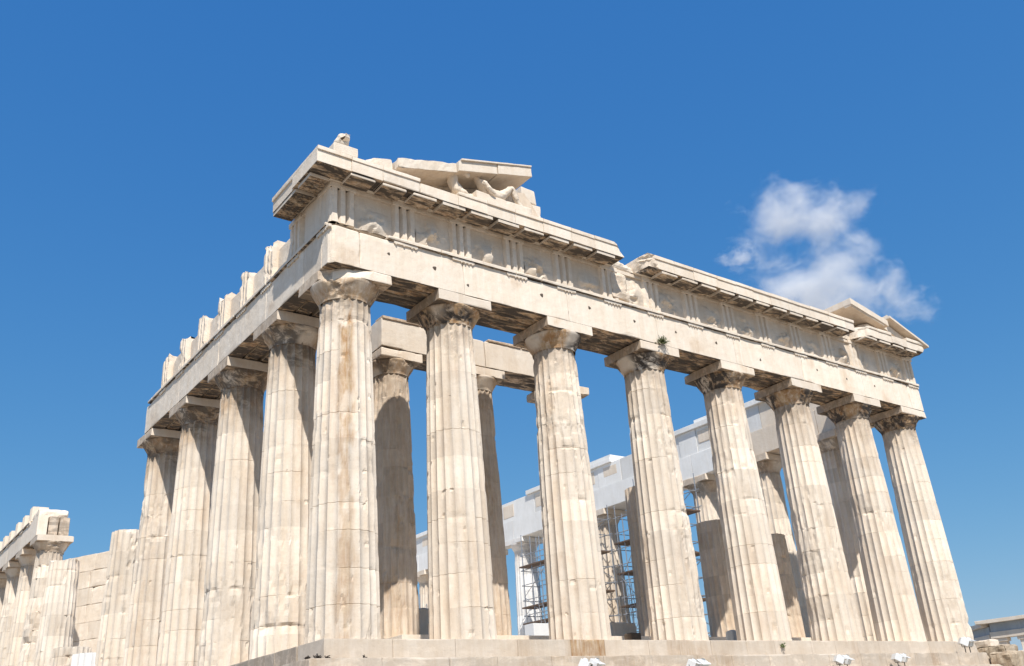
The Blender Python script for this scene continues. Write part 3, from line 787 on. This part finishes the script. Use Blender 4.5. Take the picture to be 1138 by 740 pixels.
# ------------------------------------------------------------------ scaffolds between the north columns
def scaffold(x0, x1, y0, y1, ztop, levels, planks, label, seed):
    rs = random.Random(seed); root = empty('scaffold_tower', ((x0 + x1) / 2, (y0 + y1) / 2, 0)); wp = root.location
    tag(root, label, 'scaffold', 'steel scaffolds around the north columns')
    def part(name, mat, f):
        mb = MB(); f(mb); mb.build(name, mat, root, wpar=wp)
    xs = (x0, (x0 + x1) / 2, x1) if x1 - x0 > 1.8 else (x0, x1)
    for x in xs:
        for y in (y0, (y0 * 2 + y1) / 3, (y0 + 2 * y1) / 3, y1):
            part('pole', STEEL, lambda mb: tube(mb, (x, y, .0), (x + rs.uniform(-.02, .02), y, ztop + rs.uniform(.1, .9)), .036))
    z = 1.0
    while z < ztop:
        for y in (y0, y1): part('rail', STEEL, lambda mb: tube(mb, (x0 - .2, y, z), (x1 + .2, y, z + rs.uniform(-.02, .02)), .026))
        for x in (x0, x1): part('rail', STEEL, lambda mb: tube(mb, (x, y0 - .25, z + .06), (x, y1 + .25, z + .06), .026))
        z += .95
    z = .3; s = 0
    while z + 1.9 < ztop:
        a, b = ((y0, y1), (y1, y0))[s % 2]
        part('brace', STEEL, lambda mb: tube(mb, (x0 - .04, a, z), (x0 - .04, b, z + 1.9), .022))
        part('brace', STEEL, lambda mb: tube(mb, (x1 + .04, b, z), (x1 + .04, a, z + 1.9), .022))
        z += 1.9; s += 1
    lx = x0 - .12
    def lad(mb):
        for dy in (.4, .8): tube(mb, (lx, y0 + dy, .1), (lx, y0 + dy + .5, ztop * .6), .022)
        for q in range(16): t_ = .3 + q * .33; f_ = (t_ - .1) / (ztop * .6 - .1); tube(mb, (lx, y0 + .4 + .5 * f_, t_), (lx, y0 + .8 + .5 * f_, t_), .015)
    part('ladder', STEEL, lad)
    for zp, xa, xb in planks:
        part('platform', PLANK, lambda mb: stone(mb, (x0 - .1 if xa is None else xa, y0 - .3, zp), (x0 + 1.0 if xb is None else xb, y1 + .3, zp + .09), h=1, chip=.01))
    return root
scaffold(27.5, 28.75, 24.9, 27.7, 9.3, 9, [(7.9, None, None), (5.3, None, None), (4.3, None, None), (2.2, None, None)], 'steel scaffold with rust brown platforms, leftmost, seen between second and third front columns', 1)
scaffold(27.4, 28.75, 20.4, 23.6, 9.9, 9, [(7.5, None, None), (5.2, None, None), (3.0, None, None)], 'steel scaffold around a grey patched column behind the marble gap of third and fourth columns', 2)
scaffold(29.0, 31.6, 18.3, 20.0, 9.6, 9, [(8.0, None, 31.0), (6.2, None, 31.0), (4.3, None, 31.), (2.1, None, 31.)], 'steel scaffold outside the north colonnade with blue sky behind its braces', 3)
scaffold(27.5, 28.7, 13.0, 16.6, 10.3, 9, [(8.3, None, None), (6.0, None, None), (3.6, None, None)], 'steel scaffold half hidden beside the broken porch column behind the fourth front column', 4)
scaffold(27.3, 28.6, 40.5, 44.0, 7.5, 9, [(6.9, None, None)], 'low scaffold with one brown platform, farthest back beside the corner column', 5)
mb = MB(); stone(mb, (27.7, 18.6, 0), (28.5, 19.2, .4), h=.2, chip=.05)

# loose stones and things on the temple floor
def loose(name, lo, hi, label, cat, mat=MAR, group=None, **kw):
    mb = MB(); stone(mb, lo, hi, h=.1, **kw); o = mb.build(name, mat, None, origin=((lo[0] + hi[0]) / 2, (lo[1] + hi[1]) / 2, lo[2])); tag(o, label, cat, group); return o
p = rayY(691, 700, 8.0)
loose('marble_block', (p.x - .9, 7.6, .705), (p.x + .45, 8.4, p.z + .25), 'pale broken marble block lying on the floor behind the third and fourth columns', 'stone block', chip=.2, big=.15, rough=.06)
p = rayY(815, 704, 2.9)
loose('grey_stone', (p.x - .25, 2.7, 0), (p.x + .15, 3.1, p.z + .12), 'small grey stone on the platform edge beside the fifth front column', 'stone', GREY, chip=.15, big=.1, cmin=.05)
p = rayY(703, 706, 4.0)
loose('dark_stone', (p.x - .25, 3.8, 0), (p.x + .25, 4.2, p.z + .08), 'dark low stone by the foot of the fourth front column', 'stone', HOLE, chip=.1, big=.1, cmin=.05)
p = rayY(598, 701, 20.)
loose('white_crate', (p.x - .6, 19.6, .705), (p.x + .5, 20.4, p.z + .35), 'white box standing before the leftmost scaffold', 'crate', PAINT, chip=.01)
p = rayY(471, 700, 9.0)
loose('rough_boulder', (p.x - .7, 8.7, .705), (p.x + .6, 9.6, p.z + .75), 'rough pale stone in the slit between inner porch column and second front column', 'stone', chip=.3, big=.2, rough=.1, cmin=.1)

# broken corner at the right end of the steps
cr = MB()
stone(cr, (30.2, -1.1, -1.6), (31.3, .5, -.25), h=.1, chip=.25, big=.2, rough=.2, cmin=.1)
stone(cr, (29.3, -1.7, -1.75), (30.5, -.8, -.55), h=.1, chip=.25, big=.2, rough=.22, cmin=.1)
cr.build('foundation', ROCK, temple)
loose('corner_rubble', (30.7, -.3, -.30), (31.4, .5, .05), 'pale rubble stone at the broken right end of the steps', 'stone', chip=.2, big=.12, rough=.1, cmin=.06, group=None)
loose('corner_rubble', (31.5, .1, -1.6), (32.3, 1.2, -.25), 'tall pale stone beyond the right end of the steps', 'stone', chip=.2, big=.12, rough=.1, cmin=.06)

# ------------------------------------------------------------------ floodlights
def lamp_head(root, dx, yaw, tilt, k):
    hd = MB()
    stone(hd, (-.17, -.16, -.13), (.17, .16, .13), h=.08, e=.012, cmin=.012, chip=0)
    cyl(hd, (0, 0), .10, .07, .13, .2, 12)
    o = hd.build('housing', PAINT, root); o.location = (dx, 0, .42); o.rotation_euler = (tilt, 0, yaw)
    g = MB(); stone(g, (-.135, -.172, -.10), (.135, -.163, .10), h=.1, cmin=.001, chip=0); gg = g.build('glass', GLASS, o)
    v = MB(); stone(v, (-.18, -.27, .115), (.18, -.15, .135), h=.1, cmin=.002, chip=0); v.build('visor', PAINT, o)
    y = MB(); tube(y, (dx - .19, 0, .42), (dx - .19, 0, .24), .012); tube(y, (dx + .19, 0, .42), (dx + .19, 0, .24), .012); tube(y, (dx - .19, 0, .24), (dx + .19, 0, .24), .012); tube(y, (dx, 0, .24), (dx, 0, 0), .02)
    y.build('bracket', DARKM, root)
FLD = [(655, 738, 'twin white floodlight on the steps below the third front column', (.9, .3)), (775, 738, 'twin white floodlight on the steps below the fourth and fifth front columns', (.4, -.2)),
       (936, 733, 'twin white floodlight on the steps below the sixth front column', (1.0, .2)), (1000, 731, 'twin white floodlight on the steps below the seventh front column', (1.1, .3)),
       (1073, 716, 'white floodlight at the right end of the steps below the last column', (.8, .2))]
for i, (u, v, lb, yw) in enumerate(FLD):
    y = -1.05; p = rayY(u, v, y); base = -1.04 if i < 4 else p.z - .4
    if i == 4: y = -.5; p = rayY(u, v, y); base = -.52
    root = empty('floodlight', (p.x, y, max(base, p.z - .42) if i < 4 else base)); tag(root, lb, 'floodlight', 'floodlights along the steps')
    if i < 4:
        lamp_head(root, -.24, yw[0], .5, 0); lamp_head(root, .26, yw[1], .55, 1)
        root.location.z = p.z - .36
        f = MB(); tube(f, (-.24, 0, 0), (.26, 0, 0), .02); tube(f, (0, 0, 0), (0, 0, (-1.04 - root.location.z) / .84), .02); f.build('stand', DARKM, root)
    if i < 4: root.scale = (.84,) * 3
    else: lamp_head(root, -.12, yw[0], .5, 0); lamp_head(root, .24, yw[1], .4, 1)

# ------------------------------------------------------------------ small plants
def tuft(name, c, n, h, mat, label, seed, spread=.12, out=(0, -1, 0)):
    rs = random.Random(seed); lv = MB(); st = MB(); c = Vector(c)
    for k in range(n):
        d = Vector((rs.uniform(-1, 1), rs.uniform(-1, .2), rs.uniform(-.3, 1.2))); d.normalize(); d *= h * rs.uniform(.4, 1)
        tube(st, c, c + d, .004, 4)
        for q in range(3):
            p = c + d * rs.uniform(.4, 1); a = Vector((rs.uniform(-1, 1), rs.uniform(-1, 1), rs.uniform(-1, 1))).normalized() * .035; b_ = a.orthogonal().normalized() * .02
            lv.add([tuple(p - b_), tuple(p + a), tuple(p + b_), tuple(p - a)], [(0, 1, 2, 3)])
    o = st.build(name, mat, origin=c); lv.build('leaves', mat, o, origin=c, wpar=c); tag(o, label, 'plant'); return o
tuft('green_tuft', (13.40, .0, 10.46), 90, .34, LEAF, 'green tuft growing on the beam above the fourth front column', 3)
tuft('green_tuft', (17.2, -.02, -.2), 26, .16, LEAF, 'small green plant on the riser of the top step', 4)
for k, (x, n, h) in enumerate(((-.25, 30, .16), (.0, 26, .14), (-.5, 22, .12), (1.0, 14, .13))):
    tuft('dry_shrub', (x, -.15, -.50), n, h, DRY, ['dark dry plant on the second step at the near corner', 'dark dry plant just right of the near corner of the steps', 'dark dry plant just left of the near corner of the steps', 'small dark dry sprig under the corner column'][k], 8 + k)

# ------------------------------------------------------------------ distant temple on the right
er = empty('distant_temple', (75, 22.4, -5)); tag(er, 'distant smaller marble temple with grey frieze band beyond the steps at right', 'temple'); wp = er.location
dirR = Vector((.10, -1, 0)).normalized(); dirL = Vector((.62, .78, 0)).normalized(); C0 = np.array([75, 22.4, 0.])
def ebox(name, mat, a, b, w0, w1, z0, z1, dr, parent=None, h=.4, chip=.05):
    dv = np.array(dr); nv = np.array([-dv[1], dv[0], 0]);
    if nv[0] > 0: nv = -nv
    mb = MB(); stone(mb, (a, w0, z0), (b, w1, z1), (lambda P: C0 + np.outer(P[:, 0], dv) + np.outer(P[:, 1], nv) + np.c_[0 * P[:, 0], 0 * P[:, 0], P[:, 2]], False), h=h, chip=chip, big=chip)
    return mb.build(name, mat, parent or er, wpar=wp)
ebox('roof_edge', MAR, -1.0, 12, -1, .55, 4.25, 4.55, dirR); ebox('roof_edge', MAR, .6, 14, -1, .45, 4.0, 4.35, dirL)
ebox('frieze', GREY, -.0, 12, -1, .0, 3.5, 4.25, dirR); ebox('frieze', GREY, .3, 14, -1, .0, 3.35, 4.0, dirL)
ebox('architrave', MAR, -.1, 12, -1, .1, 2.95, 3.5, dirR); ebox('architrave', MAR, .4, 14, -1, .1, 2.75, 3.34, dirL)
ebox('wall', MAR, -.2, 12, -1.2, .0, -6, 1.4, dirR); ebox('ledge', MAR, -.3, 12, -1.2, .35, 1.41, 1.75, dirR)
ebox('wall', MAR, 1.0, 14, -1, -.1, -6, 2.0, dirL)
for k in range(6):
    s = .25 + k * 1.95
    o = ebox('pillar', MAR, s, s + .8, -.8, -.1, 1.75, 2.65, dirR, h=.2); ebox('pillar_capital', MAR, s - .15, s + .95, -.9, .0, 2.66, 2.945, dirR, h=.2)

# ------------------------------------------------------------------ clouds: thin volumes far beyond the temple
def cloud(name, u, v, wpx, hpx, label, seed, dens, D=900., blobs=()):
    d = (fw + rt2 * ((u - 569) / FPX) - up2 * ((v - 370) / FPX)); c = CAM + d * D
    sx, sz = wpx / FPX * D / 2, hpx / FPX * D / 2
    bpy_me = bpy.data.meshes.new(name); import bmesh
    bm = bmesh.new(); bmesh.ops.create_icosphere(bm, subdivisions=4, radius=1)
    for vv in bm.verts:
        k = 1.45 + .1 * math.sin(vv.co.x * 5 + seed) * math.cos(vv.co.z * 4)
        vv.co = Vector((vv.co.x * sx * k, vv.co.y * sx * .5, vv.co.z * sz * k))
    bm.to_mesh(bpy_me); bm.free()
    o = bpy.data.objects.new(name, bpy_me); col.objects.link(o); o.location = c
    o.rotation_euler = (0, 0, -YAW - (u - 569) / FPX)
    m = bpy.data.materials.new(name + '_vapour'); m.use_nodes = True; t = m.node_tree; t.nodes.remove(t.nodes['Principled BSDF'])
    pv = N(t, 'ShaderNodeVolumePrincipled'); pv.inputs['Color'].default_value = (1, 1, 1, 1); pv.inputs['Anisotropy'].default_value = -0.25
    tc = N(t, 'ShaderNodeTexCoord'); mp = N(t, 'ShaderNodeMapping'); mp.inputs['Scale'].default_value = (1 / sx, 1 / (sx * .5), 1 / sz); t.links.new(tc.outputs['Object'], mp.inputs[0])
    # warped falloff of several lobes
    nw = N(t, 'ShaderNodeTexNoise'); nw.inputs['Scale'].default_value = 1.9; nw.inputs['Detail'].default_value = 8; nw.inputs['Roughness'].default_value = .68; nw.inputs['Distortion'].default_value = .35
    mo = N(t, 'ShaderNodeVectorMath', operation='ADD'); mo.inputs[1].default_value = (seed, seed * 2, 0); t.links.new(mp.outputs[0], mo.inputs[0]); t.links.new(mo.outputs[0], nw.inputs['Vector'])
    acc = None
    for (bx, bz, br) in blobs:
        ds = N(t, 'ShaderNodeVectorMath', operation='DISTANCE'); ds.inputs[1].default_value = (bx, 0, bz)
        t.links.new(mp.outputs[0], ds.inputs[0])
        mr = N(t, 'ShaderNodeMapRange'); mr.inputs[1].default_value = br; mr.inputs[2].default_value = 0; mr.inputs[3].default_value = 0; mr.inputs[4].default_value = 1
        t.links.new(ds.outputs['Value'], mr.inputs[0])
        if acc is None: acc = mr.outputs[0]
        else:
            mx = N(t, 'ShaderNodeMath', operation='MAXIMUM'); t.links.new(acc, mx.inputs[0]); t.links.new(mr.outputs[0], mx.inputs[1]); acc = mx.outputs[0]
    # density = clamp(acc*1.0 + noise*1.6 - 1.15)
    m1 = N(t, 'ShaderNodeMath', operation='MULTIPLY_ADD'); m1.inputs[1].default_value = 3.2; m1.inputs[2].default_value = -1.86; t.links.new(nw.outputs[0], m1.inputs[0])
    m2 = N(t, 'ShaderNodeMath', operation='ADD'); t.links.new(m1.outputs[0], m2.inputs[0]); t.links.new(acc, m2.inputs[1])
    g0 = N(t, 'ShaderNodeMapRange'); g0.interpolation_type = 'SMOOTHSTEP'; g0.inputs[1].default_value = 0; g0.inputs[2].default_value = .6; g0.inputs[3].default_value = 0; g0.inputs[4].default_value = dens
    t.links.new(m2.outputs[0], g0.inputs[0])
    gt = N(t, 'ShaderNodeMath', operation='GREATER_THAN'); gt.inputs[1].default_value = .02; t.links.new(acc, gt.inputs[0])
    mm = N(t, 'ShaderNodeMath', operation='MULTIPLY'); t.links.new(g0.outputs[0], mm.inputs[0]); t.links.new(gt.outputs[0], mm.inputs[1])
    t.links.new(mm.outputs[0], pv.inputs['Density']); t.links.new(pv.outputs[0], t.nodes['Material Output'].inputs['Volume'])
    bpy_me.materials.append(m); tag(o, label, 'cloud', 'thin white clouds'); return o
cloud('cloud', 906, 276, 190, 160, 'largest wispy white cloud above the right half of the temple', 4.6, .042, blobs=((-.3, .6, .75), (.05, .45, .7), (.6, .55, .35), (-.15, -.8, 1.1), (.15, -.35, .66), (.42, -.15, .38), (-.3, -.55, .62)))
cloud('cloud', 820, 287, 56, 46, 'small white puff left of the largest cloud', 8.3, .06, D=900, blobs=((.1, 0, .9), (-.5, .1, .5)))
cloud('cloud', 1010, 342, 80, 60, 'faint white wisp above the right corner of the roof', 5.7, .03, D=900, blobs=((0, .1, .95), (.3, -.3, .6)))
